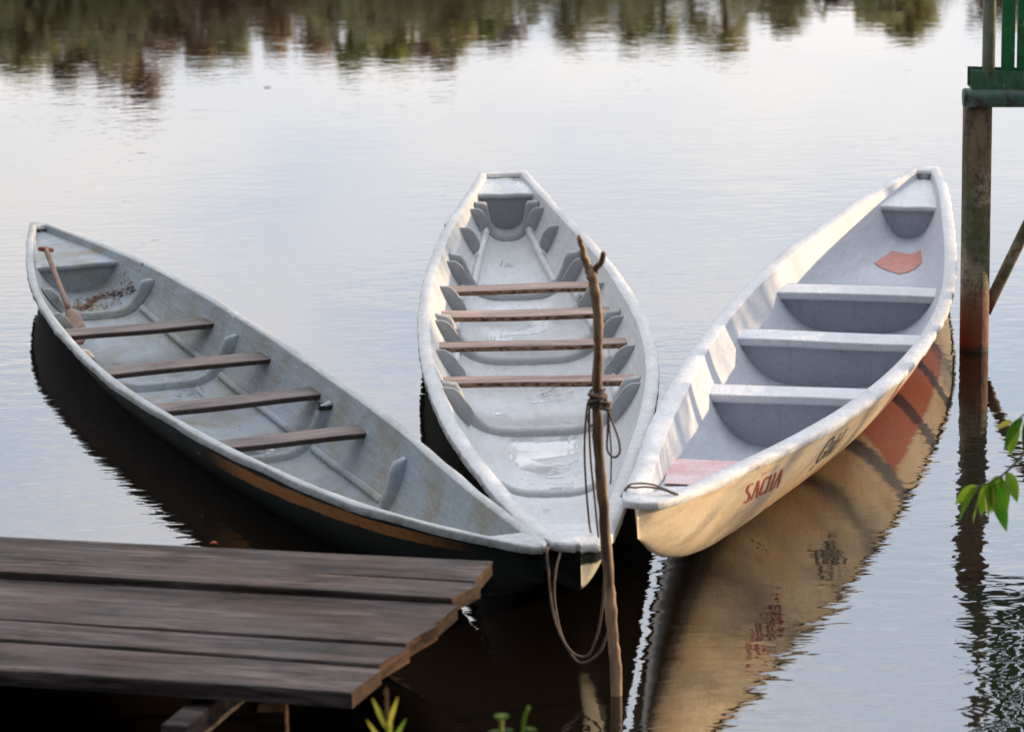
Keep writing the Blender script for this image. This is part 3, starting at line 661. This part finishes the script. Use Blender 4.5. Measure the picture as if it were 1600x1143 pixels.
def beam(p, q, wd, ht, mat, parent, name, bev=.005):
    p = Vector(p); q = Vector(q); d_ = (q-p).normalized(); sx_ = Vector((d_.y, -d_.x, 0)).normalized()*wd/2 if abs(d_.z) < .95 else Vector((wd/2, 0, 0)); up = sx_.cross(d_).normalized()*ht/2
    mb = MB(); mb.box([p-sx_-up, p+sx_-up, q+sx_-up, q-sx_-up, p-sx_+up, p+sx_+up, q+sx_+up, q-sx_+up]); o = fixn(mb.obj(name, mat, parent, False)); return bevel(o, bev, 1)
beam((-.93, 8.62, .395), (-.52, 9.95, .395), .075, .075, m_dock, dock, 'crossbeam')
beam((-4.6, 9.75, .41), (-4.3, 11.0, .41), .09, .08, m_dock, dock, 'crossbeam')
beam((-1.9, 8.9, .41), (-1.5, 10.4, .41), .09, .08, m_dock, dock, 'crossbeam')
for p in ((-.69, 8.98), (-1.45, 9.9), (-1.75, 9.3), (-1.6, 10.1), (-4.5, 9.9), (-4.3, 10.9)):
    beam((p[0], p[1], -.9), (p[0], p[1], .355), .085, .085, m_dock_end if p == (-.69, 8.98) else m_dock, dock, 'support_post')
# small red leaf on the dock
mb = MB(); rows = []
for i in range(7):
    f = i/6; wd = .010*math.sin(math.pi*f)+.0004
    rows.append([(-.955+.028*f, 10.10+s_*wd, .512+.006*abs(s_)+.004*math.sin(f*3)) for s_ in (-1, 0, 1)])
mb.grid(rows); o = mb.obj('fallen_leaf', flat_mat('red_leaf', (.40, .05, .015), (.5, .12, .03), 60), None); tag(o, 'tiny red leaf lying on the far plank of the wooden dock', 'leaf')

# ------------------------------------------------------------------ forked mooring pole
def W2(h): return 10.094+.0*h
mb = MB()
ctr = [(.306, 10.094, -.6), (.312, 10.094, 0), (.300, 10.09, .22), (.288, 10.085, .42), (.276, 10.09, .62), (.264, 10.095, .82), (.262, 10.10, 1.0), (.268, 10.10, 1.15), (.262, 10.10, 1.27), (.250, 10.10, 1.345), (.234, 10.095, 1.39), (.216, 10.09, 1.455), (.211, 10.09, 1.475)]
rad = [.021, .0205, .020, .0195, .0195, .0185, .0175, .0165, .017, .0185, .0125, .0095, .007]
sp = spline(ctr, 7); rr = [.9*float(np.interp(i/7, range(len(rad)), rad))*(1+.07*math.sin(i*.9)+rng.normal(0, .035)) for i in range(len(sp))]
mb.tube([p+Vector((rng.normal(0, .0012), rng.normal(0, .0012), 0)) for p in sp], rr, 14)
sp2 = spline([(.250, 10.10, 1.325), (.262, 10.098, 1.37), (.279, 10.095, 1.39), (.287, 10.09, 1.425)], 5)
mb.tube(sp2, [.0115-.0002*i for i in range(len(sp2)-1)]+[.005], 12)
fp = fixn(mb.obj('forked_pole', m_stick, None)); tag(fp, 'tall forked wooden stick standing upright in the water before the boats', 'mooring pole')
# ropes
def wrapr(cx, cy, z0, z1, r, turns, n=18):
    return [(cx+r*math.cos(i/n*6.283)+rng.normal(0, .001), cy+r*math.sin(i/n*6.283), z0+(z1-z0)*i/(n*turns)+.006*math.sin(i*.5)) for i in range(int(n*turns)+1)]
mb = MB()
mb.tube(wrapr(.263, 10.10, .935, .985, .0225, 5), .0048, 7)
mb.tube(wrapr(.263, 10.10, .950, .975, .028, 2), .0048, 7)
mb.tube(wrapr(.285, 10.075, .930, .955, .016, 2, 10), .0055, 7)
rg = [mb]
def rope(pts, r=.0036, nn=8): mb.tube(spline(pts, nn), r, 7)
rope([(.238, 10.09, .96), (.230, 10.10, .93), (.222, 10.15, .80), (.226, 10.2, .66), (.236, 10.3, .52), (.242, 10.42, .455), (.247, 10.50, .418)])
rope([(.240, 10.09, .955), (.236, 10.10, .90), (.240, 10.14, .76), (.252, 10.2, .62), (.262, 10.3, .50), (.268, 10.40, .43)])
rope([(.286, 10.07, .95), (.305, 10.06, .90), (.325, 10.05, .84), (.328, 10.05, .80), (.310, 10.05, .785), (.290, 10.05, .81), (.292, 10.06, .87), (.296, 10.07, .94)])
rope([(.290, 10.07, .95), (.297, 10.06, .88), (.302, 10.055, .80), (.300, 10.05, .72), (.298, 10.05, .70)], .0028)
rope([(.240, 10.09, .94), (.232, 10.08, .90), (.238, 10.075, .88), (.250, 10.075, .885)], .003)
o = fixn(mb.obj('mooring_rope', m_rope, None)); tag(o, 'brown rope knotted around the forked stick, its strands falling into the white canoe', 'rope', 'mooring ropes')
mb = MB()
rope([(.128, 10.42, .39), (.103, 10.33, .41), (.106, 10.30, .34), (.115, 10.26, .24), (.14, 10.2, .165), (.18, 10.15, .12), (.225, 10.12, .125), (.255, 10.11, .20), (.272, 10.11, .30), (.281, 10.11, .42), (.283, 10.10, .5)], .0042)
rope([(.150, 10.42, .39), (.140, 10.33, .385), (.128, 10.30, .35), (.122, 10.28, .27), (.14, 10.22, .17), (.18, 10.17, .10), (.215, 10.15, .09), (.26, 10.13, .13), (.283, 10.115, .19), (.300, 10.11, .22)], .0042)
o = fixn(mb.obj('mooring_rope', m_rope, None)); tag(o, 'doubled brown rope sagging in a low loop from the canoe tips to the stick', 'rope', 'mooring ropes')
mb = MB()
rope([(.355, 10.78, .46), (.375, 10.72, .506), (.40, 10.72, .506), (.44, 10.73, .505), (.49, 10.70, .503), (.53, 10.66, .496)], .0035)
rope([(.355, 10.78, .46), (.38, 10.75, .506), (.42, 10.78, .504), (.46, 10.76, .504), (.50, 10.70, .503), (.54, 10.68, .49)], .0035)
o = fixn(mb.obj('mooring_rope', m_rope, None)); tag(o, 'thin dark cord lying across the near tip of the cream canoe', 'rope', 'mooring ropes')

# ------------------------------------------------------------------ paddle in the grey canoe
pad = empty('paddle', tuple(A.W(.80, -.2, .1)), 'reddish wooden paddle leaning in the far end of the grey canoe', 'paddle')
g_top = A.W(.875, -.155, .285); g_neck = A.W(.785, -.205, .115); g_end = A.W(.735, -.245, .045)
mb = MB(); mb.tube([g_top.lerp(g_neck, i/10) for i in range(11)], [.013+.003*math.sin(i) *.3 for i in range(11)], 12); fixn(mb.obj('shaft', m_pad, pad))
mb = MB(); sx_ = Vector((.75, .5, -.2)).normalized(); mb.tube([g_top-sx_*.042, g_top-sx_*.037, g_top, g_top+sx_*.037, g_top+sx_*.042], [.006, .011, .014, .011, .006], 12)
fixn(mb.obj('grip', flat_mat('orange_grip_wood', (.26, .07, .028), (.42, .14, .05), 30, .5), pad))
mb = MB(); d_ = (g_end-g_neck); Ln = d_.length; d_.normalize(); side = Vector((.86, -.2, .35)); side = (side-d_*side.dot(d_)).normalized(); nn_ = d_.cross(side); rows = []
for i in range(15):
    f = i/14; wd = float(np.interp(f, [0, .12, .3, .7, .92, 1], [.012, .030, .045, .050, .042, .016])); p = g_neck+d_*(Ln*1.15*f); th = .007*(1-f*.5)
    rows.append([p+side*wd*math.cos(a)+nn_*th*math.sin(a)*(1.0) for a in np.linspace(0, 2*math.pi, 13)[:-1]])
b0 = mb.grid(rows, True); mb.F.append(tuple(range(12))); mb.F.append(tuple(len(mb.V)-12+i for i in range(12))); fixn(mb.obj('blade', m_pad, pad))
# dry leaf litter in the grey canoe
mb = MB()
for i in range(420):
    t_ = rng.uniform(.825, .858); lat = rng.uniform(-.10, .20) if i < 380 else rng.uniform(-.2, .25)
    if i % 3: t_ = .842+.01*math.sin(lat*22)+rng.normal(0, .003)
    p = A.W(t_, lat, A.floor_z(t_, lat)+.006); a = rng.rand()*6.28; l = rng.uniform(.005, .016); wv = l*rng.uniform(.15, .5)
    u = Vector((math.cos(a), math.sin(a), rng.normal(0, .2)))*l; v_ = Vector((-math.sin(a), math.cos(a), rng.normal(0, .3)))*wv
    mb.add([p-u, p+v_, p+u, p-v_], [(0, 1, 2, 3)])
o = mb.obj('leaf_litter', m_dry, None, False); tag(o, 'scattered brown leaf litter on the floor at the far end of the grey canoe', 'leaf litter', None, 'stuff')

# ------------------------------------------------------------------ walkway with green railing at right
wk = empty('railed_walkway', (2.1, 14.9, 0), 'green railed landing on a thick rusty pile rising from the water at right', 'walkway')
def cyl(p, q, r, mat, parent, name, n=28, taper=1.0, seg=14):
    p = Vector(p); q = Vector(q); mb = MB(); mb.tube([p.lerp(q, i/seg) for i in range(seg+1)], [r*(1+(taper-1)*i/seg) for i in range(seg+1)], n); o = fixn(mb.obj(name, mat, parent)); 
    for pg in o.data.polygons: pg.use_smooth = len(pg.vertices) == 4
    return o
cyl((2.100, 14.9, -1.6), (2.103, 14.9, 1.135), .0655, m_pile, wk, 'pile', 36, 1.0, 30)
cyl((2.155, 14.93, .165), (2.60, 14.93, 1.12), .027, m_pile, wk, 'brace', 18)
cyl((2.035, 14.835, 1.163), (5.2, 14.80, 1.11), .043, m_pipe, wk, 'pipe', 24, 1.0, 40)
mb = MB(); mb.tube([(2.028, 14.835, 1.163), (2.036, 14.835, 1.163)], [.039, .044], 24); mb.obj('pipe_cap', m_pipe, wk)
# channel section, open on top
ch = MB()
def chan(x0, x1, y, zt0, zt1, hh, dd, th):
    prof = [(0, 0), (0, -hh), (dd, -hh), (dd, 0), (dd-th, 0), (dd-th, -hh+th), (th, -hh+th), (th, 0)]
    rows = [[(x0+(x1-x0)*f, y+a, zt0+(zt1-zt0)*f+b_) for a, b_ in prof] for f in (0, .04, .2, .4, .6, .8, 1)]
    ch.grid(rows, True); ch.F.append(tuple(range(8))); ch.F.append(tuple(len(ch.V)-8+i for i in range(8)))
chan(2.062, 5.2, 14.82, 1.288, 1.14, .085, .13, .006)
fixn(ch.obj('channel_beam', m_beam, wk, False))
cyl((2.156, 14.95, 1.20), (2.160, 14.95, 2.45), .029, m_post, wk, 'railing_post', 24)
for x in (2.235, 2.300, 2.365, 2.43, 2.50, 2.57, 2.64):
    beam((x, 14.90, 1.20), (x, 14.90, 2.35), .052 if x > 2.25 else .058, .012, m_green, wk, 'railing_slat', .002) if False else None
    mbs = MB(); ww = .029 if x < 2.25 else .024
    mbs.box([(x-ww, 14.885, 1.2), (x+ww, 14.885, 1.2), (x+ww, 14.915, 1.2), (x-ww, 14.915, 1.2), (x-ww, 14.885, 2.3), (x+ww, 14.885, 2.3), (x+ww, 14.915, 2.3), (x-ww, 14.915, 2.3)])
    bevel(fixn(mbs.obj('railing_slat', m_green, wk, False)), .004, 2)
cyl((2.16, 14.95, 2.38), (5.2, 14.95, 2.30), .028, m_post, wk, 'handrail', 18)
for x in (3.55, 5.1): cyl((x, 14.9, -1.6), (x, 14.9, 1.09), .065, m_pile, wk, 'pile', 24)
mbd = MB()
for i in range(8): mbd.box([(2.75+i*.31, 14.84, 1.2-.014*i), (3.04+i*.31, 14.84, 1.19-.014*i), (3.04+i*.31, 16.2, 1.19-.014*i), (2.75+i*.31, 16.2, 1.2-.014*i), (2.75+i*.31, 14.84, 1.235-.014*i), (3.04+i*.31, 14.84, 1.225-.014*i), (3.04+i*.31, 16.2, 1.225-.014*i), (2.75+i*.31, 16.2, 1.235-.014*i)])
fixn(mbd.obj('deck_boards', m_dock, wk, False))
# ------------------------------------------------------------------ leaves
def leaf(mb, base, d_, L_, wd, droop=.25, roll_=0, n=7):
    d_ = Vector(d_).normalized(); up = Vector((0, 0, 1)); sd_ = d_.cross(up); sd_ = sd_.normalized() if sd_.length > .05 else Vector((1, 0, 0)); sd_ = Matrix.Rotation(roll_, 3, d_) @ sd_; nr = sd_.cross(d_); rows = []
    for i in range(n+1):
        f = i/n; p = Vector(base)+d_*(L_*f)-up*(droop*L_*f*f); wq = wd*math.sin(math.pi*min(1, f**.8))**.8 if 0 < i < n else .0006
        rows.append([p-sd_*wq+nr*wq*.35, p, p+sd_*wq+nr*wq*.35])
    mb.grid(rows)
br = empty('leafy_branch', (1.9, 9.4, 1.6), 'drooping leafy branch with pointed green leaves entering from the right edge', 'branch')
mb = MB(); tw = spline([(1.9, 9.5, 1.45), (1.62, 9.35, 1.13), (1.46, 9.3, .97), (1.395, 9.3, .905), (1.34, 9.3, .878), (1.305, 9.3, .868)], 6)
mb.tube(tw, [.006-.0045*i/len(tw) for i in range(len(tw))], 6); tw2 = spline([(1.9, 9.5, 1.45), (1.7, 9.35, 1.28), (1.5, 9.3, 1.12), (1.42, 9.3, 1.055)], 6); mb.tube(tw2, [.006-.0045*i/len(tw2) for i in range(len(tw2))], 6)
fixn(mb.obj('twig', m_bark, br))
mbl = MB(); mby = MB()
for base, dr, L_, wd, rl in [((1.325,9.3,.872),(-.5,-.2,-.75),.085,.014,1.1),((1.345,9.29,.878),(-.35,-.3,-.9),.088,.013,.8),((1.352,9.3,.876),(.1,.1,-1),.075,.012,1.6),((1.375,9.29,.886),(.28,-.2,-1),.112,.017,1.3),((1.395,9.3,.90),(.1,.1,-1),.105,.016,1.9),((1.40,9.3,.905),(-.5,.1,-.6),.06,.013,1.2),
                             ((1.455,9.3,1.075),(-.55,-.1,-.8),.085,.015,1.2),((1.47,9.3,1.085),(-.1,-.2,-1),.10,.018,1.0),((1.50,9.3,1.11),(.1,.1,-1),.10,.018,1.5),((1.52,9.3,1.03),(-.3,.2,-1),.09,.016,1.4),((1.6,9.35,1.13),(-.2,-.3,-1),.10,.017,.4),((1.362,9.31,.884),(-.2,.2,-1),.085,.015,.5),((1.385,9.31,.895),(-.1,.3,-.9),.09,.016,1.0),((1.41,9.31,.915),(.4,.1,-.9),.08,.015,1.4),((1.33,9.31,.874),(-.7,.1,-.5),.07,.013,1.3),((1.44,9.31,1.06),(-.2,.1,-1),.08,.015,.9),((1.485,9.29,1.09),(-.3,-.1,-1),.09,.016,1.3),((1.62,9.35,1.2),(.3,-.3,-1),.10,.017,.9)]:
    leaf(mbl, base, dr, L_*1.12, wd*1.35, .15, rl)
for base, dr, L_, wd, rl in [((1.343,9.285,.872),(-.4,-.3,-.8),.08,.008,1.0),((1.372,9.28,.88),(.02,-.3,-1),.07,.008,1.2),((1.425,9.3,1.065),(-.9,-.1,-.25),.05,.010,1.3),((1.462,9.28,1.07),(-.15,-.2,-1),.09,.007,1.1)]: leaf(mby, base, dr, L_, wd, .15, rl)
mbl.obj('foliage', m_leaf, br); mby.obj('foliage', m_leaf_y, br)
# plants at the bottom edge, rooted on the near bank
pb = gh(-.3, 7.2)
def plant(name, x, y, label, cat): return empty(name, (x, y, gh(x, y)), label, cat)
p1 = plant('grass_plant', -.30, 7.3, 'yellow green grass sprout with a flower spike just right of the dock corner', 'plant')
mb = MB(); mb.tube(spline([(-.30, 7.3, gh(-.3, 7.3)), (-.303, 7.3, .4), (-.300, 7.3, .88)], 6), .003, 6); mb.obj('stem', m_leaf_y, p1); ZZ = .03
mb = MB(); mb.tube([(-.299, 7.3, .89+.009*i) for i in range(10)], [.0035+.0015*math.sin(i*2.4)**2-.0003*i for i in range(10)], 6)
for i in range(26): leaf(mb, (-.299, 7.3, .875+i*.0033), (math.cos(i*2.4), math.sin(i*2.4), 1.2), .012, .0022)
mb.obj('flower_spike', m_dry, p1)
mb = MB()
for dx, zt, l in ((-.6, .85, .085), (.5, .85, .085), (-.9, .80, .09), (.85, .80, .09), (.2, .78, .1)): leaf(mb, (-.300, 7.3, zt+.015), (dx, -.1, 1.5), l, .006, -.02, 1.2)
for i in range(9): leaf(mb, (-.30+rng.normal(0, .03), 7.3+rng.normal(0, .03), .05), (rng.normal(0, .5), rng.normal(0, .3), 1.6), .6, .007, .1)
mb.obj('blades', m_leaf_y, p1)
p2 = plant('broadleaf_plant', -.037, 7.1, 'small round leaved green shoot at the bottom edge, centre', 'plant')
mb = MB(); mb.tube(spline([(-.037, 7.1, gh(0, 7.1)), (-.036, 7.1, .5), (-.037, 7.1, .965)], 6), .0042, 7); mb.obj('stem', m_leaf_y, p2)
mb = MB()
for i in range(12): leaf(mb, (-.037, 7.1, .962-.001*(i % 4)), (math.cos(i*2.4), math.sin(i*2.4), .35), .019, .0075, .25)
leaf(mb, (-.037, 7.1, .93), (.7, -.2, .2), .03, .006); leaf(mb, (-.037, 7.1, .925), (-.8, -.2, .3), .035, .006)
mb.obj('foliage', m_leaf, p2)
p3 = plant('grass_plant', .01, 7.0, 'single curved green blade beside the round leaved shoot', 'plant')
mb = MB(); mb.tube(spline([(.0, 7.0, gh(0, 7)), (.004, 7.0, .8), (.010, 7.0, .97), (.023, 7.0, 1.018)], 6), .0034, 7); leaf(mb, (.012, 7.0, .968), (1, -.1, .02), .03, .0045, .1, .4); mb.obj('blades', m_leaf, p3)

# ------------------------------------------------------------------ far bank trees (seen mirrored in the water)
def tree_proto(kind, seed):
    rs = np.random.RandomState(seed)
    root = bpy.data.objects.new('bank_tree', None); col.objects.link(root)
    mb = MB(); H = 8.0
    tr = spline([(0, 0, -.3), (rs.normal(0, .15), rs.normal(0, .15), 2.5), (rs.normal(0, .3), rs.normal(0, .3), 5), (rs.normal(0, .3), 0, 7.4)], 5)
    mb.tube(tr, [.16*(1-.85*i/len(tr))+.01 for i in range(len(tr))], 8); cl = []
    for i in range(15):
        f = rs.uniform(.2, .95); p = tr[int(f*(len(tr)-1))]; a = rs.rand()*6.28; L_ = rs.uniform(.6, 1.9)*(1.15-f*.8); q = p+Vector((math.cos(a)*L_, math.sin(a)*L_, L_*rs.uniform(.3, .9)))
        mb.tube([p, p.lerp(q, .5)+Vector((0, 0, -.06)), q], [.05, .035, .012], 5); cl.append((q, rs.uniform(.45, .8)))
    cl.append((tr[-1]+Vector((0, 0, .2)), .45)); cl.append((tr[-1]+Vector((rs.normal(0, .3), 0, .6)), .22))
    t_ = mb.obj('trunk', m_bark, root)
    lb = MB()
    for c, r in cl:
        for i in range(int(150*r/.6)):
            v_ = Vector(rs.normal(0, 1, 3)); v_.normalize(); v_ *= r*rs.uniform(.3, 1.08); v_.z *= .8; p = c+v_
            u = Vector(rs.normal(0, 1, 3)).normalized(); w_ = u.orthogonal().normalized(); s_ = rs.uniform(.09, .22)
            lb.add([p-u*s_, p+w_*s_*.5, p+u*s_, p-w_*s_*.5], [(0, 1, 2, 3)])
    lb.obj('crown', m_crowns[kind], root, False)
    return root
protos = [tree_proto(k % 4, 11+k) for k in range(6)]; used = [False]*6
sky_y = [(-300,110),(0,112),(60,108),(120,120),(150,118),(212,138),(240,80),(330,72),(350,98),(400,66),(470,80),(550,98),(610,88),(690,96),(730,60),(800,50),(860,66),(930,52),(980,50),(1040,58),(1105,50),(1155,84),(1200,25),(1270,2),(1330,0),(1385,42),(1450,46),(1500,30),(1560,25),(1700,40),(1900,45)]
names = ['olive green', 'brownish', 'dark green', 'bright green']
i = 0; px = -700
tl = []
while px < 2300:
    y = float(np.interp(px, [a[0] for a in sky_y], [a[1] for a in sky_y])); th_ = R(13)+math.atan((y-571.5+ (px-800)*math.tan(roll))/5250)
    D = 91+rng.uniform(-1, 4); hh = (D*math.tan(th_)-3.4)*1.09+.1
    tl.append((px, D, hh)); px += 46+rng.uniform(-14, 14)
for k, (px, D, hh) in enumerate(tl):
    X = (px-800)/5250*D*1.0; j = [0, 1, 2, 3, 4, 5][rng.randint(6)]
    src = protos[j]
    if not used[j]: r_ = src; used[j] = True
    else:
        r_ = src.copy(); col.objects.link(r_)
        for chd in list(src.children):
            c2 = chd.copy(); col.objects.link(c2); c2.parent = r_
    gz = gh(X, D); s_ = max(.5, (hh-gz)/8.75)
    r_.location = (X, D, gz); r_.rotation_euler = (0, 0, rng.rand()*6.28); r_.scale = (s_*rng.uniform(1.2, 1.7), s_*rng.uniform(1.2, 1.7), s_)
    tag(r_, '%s tree of the far bank, seen only mirrored along the top of the water' % names[j % 4], 'tree', '%s trees along the far bank' % names[j % 4])
mb = MB()
for i in range(42000):
    x = rng.uniform(-34, 40); y = 89.5+rng.uniform(0, 6); zt = 3.2+1.1*math.sin(x*.5)+.8*math.sin(x*1.3+1); p = Vector((x, y, gh(x, y)+abs(rng.normal(0, .75))*zt)); pxx = 800+x/y*5250
    yy_ = float(np.interp(pxx, [a[0] for a in sky_y], [a[1] for a in sky_y])); top = (y*math.tan(R(13)+math.atan((yy_-571.5+(pxx-800)*math.tan(roll))/5250))-3.4)-.7+.5*math.sin(x*3.1)*math.sin(x*1.3)
    p.z = gh(x, y)+rng.rand()**.55*max(.6, top-gh(x, y))
    u = Vector(rng.normal(0, 1, 3)).normalized(); w_ = u.orthogonal().normalized(); q = rng.uniform(.12, .28)
    mb.add([p-u*q, p+w_*q*.6, p+u*q, p-w_*q*.6], [(0, 1, 2, 3)])
o = mb.obj('undergrowth', m_crowns[0], None, False); tag(o, 'tangled undergrowth along the far bank', 'undergrowth', None, 'stuff')

# ------------------------------------------------------------------ unseen shrubs at right: one filters the low sun, three dense ones added for shade
def shrub(x, y, z0, z1, rad_, nleaf, seed, lab, dens=1.0):
    rs = np.random.RandomState(seed); root = empty('unseen_waterside_tree', (x, y, 0), lab, 'tree', 'trees standing in the shallows')
    mb = MB(); lb = MB(); tr = spline([(x, y, -1.6), (x+rs.normal(0, .1), y, .5), (x+rs.normal(0, .2), y+rs.normal(0, .2), z0+.4), (x, y, z1-.3)], 6)
    mb.tube(tr, [.07*(1-.8*i/len(tr)) for i in range(len(tr))], 8)
    for k in range(34):
        p = tr[int(rs.uniform(.45, .98)*(len(tr)-1))]; a = rs.rand()*6.28; q = Vector((x+math.cos(a)*rad_*rs.uniform(.4, 1), y+math.sin(a)*rad_*rs.uniform(.4, 1), rs.uniform(z0, z1)))
        md = p.lerp(q, .5)+Vector((0, 0, .15)); mb.tube(spline([p, md, q], 5), .008, 5)
        for i in range(int(nleaf/34)):
            c = p.lerp(q, rs.uniform(.25, 1.05))+Vector(rs.normal(0, .13, 3)); d_ = Vector((rs.normal(0, 1), rs.normal(0, 1), -.8)).normalized()
            u = d_*rs.uniform(.05, .10); w_ = u.orthogonal().normalized()*rs.uniform(.015, .03); lb.add([c-u, c+w_, c+u, c-w_], [(0, 1, 2, 3)])
    mb.obj('trunk', m_bark, root); lb.obj('crown', m_crowns[0], root, False)
shrub(9.0, 15.3, 1.0, 3.2, 1.0, 430, 3, 'slender leafy tree beyond the right edge, nearest the cream canoe')
shrub(9.6, 18.6, 1.85, 3.6, 1.4, 3400, 5, 'dense low tree added unseen beyond the right edge past the landing, for shade')  # dense crowns added out of view to keep low sun off the grey canoe
shrub(9.8, 21.0, 1.85, 3.6, 1.4, 3400, 6, 'dense low tree added unseen farthest off beyond the right edge, for shade')
shrub(9.4, 16.6, 1.9, 3.4, 1.1, 2400, 8, 'unseen dense low tree added for shade between the slender one and the far ones')

for i, (x, y, a) in enumerate(((-1.72, 23.6, .4), (-1.02, 13.5, 1.1), (-.20, 12.6, 2.0))):
    mb = MB(); rows = []; L_ = (.05, .022, .018)[i]
    for k in range(7):
        f = k/6; wd = L_*.28*math.sin(math.pi*f)+.0003
        rows.append([(x+math.cos(a)*L_*f-math.sin(a)*s_*wd, y+math.sin(a)*L_*f+math.cos(a)*s_*wd, .003+.004*abs(s_)) for s_ in (-1, 0, 1)])
    mb.grid(rows); o = mb.obj('floating_leaf', m_dry, None)
    tag(o, ['brown leaf afloat far out on the open water at left', 'tiny brown leaf afloat between the grey canoe and the dock', 'tiny brown leaf afloat close beside the grey canoe'][i], 'leaf', 'leaves afloat on the water')
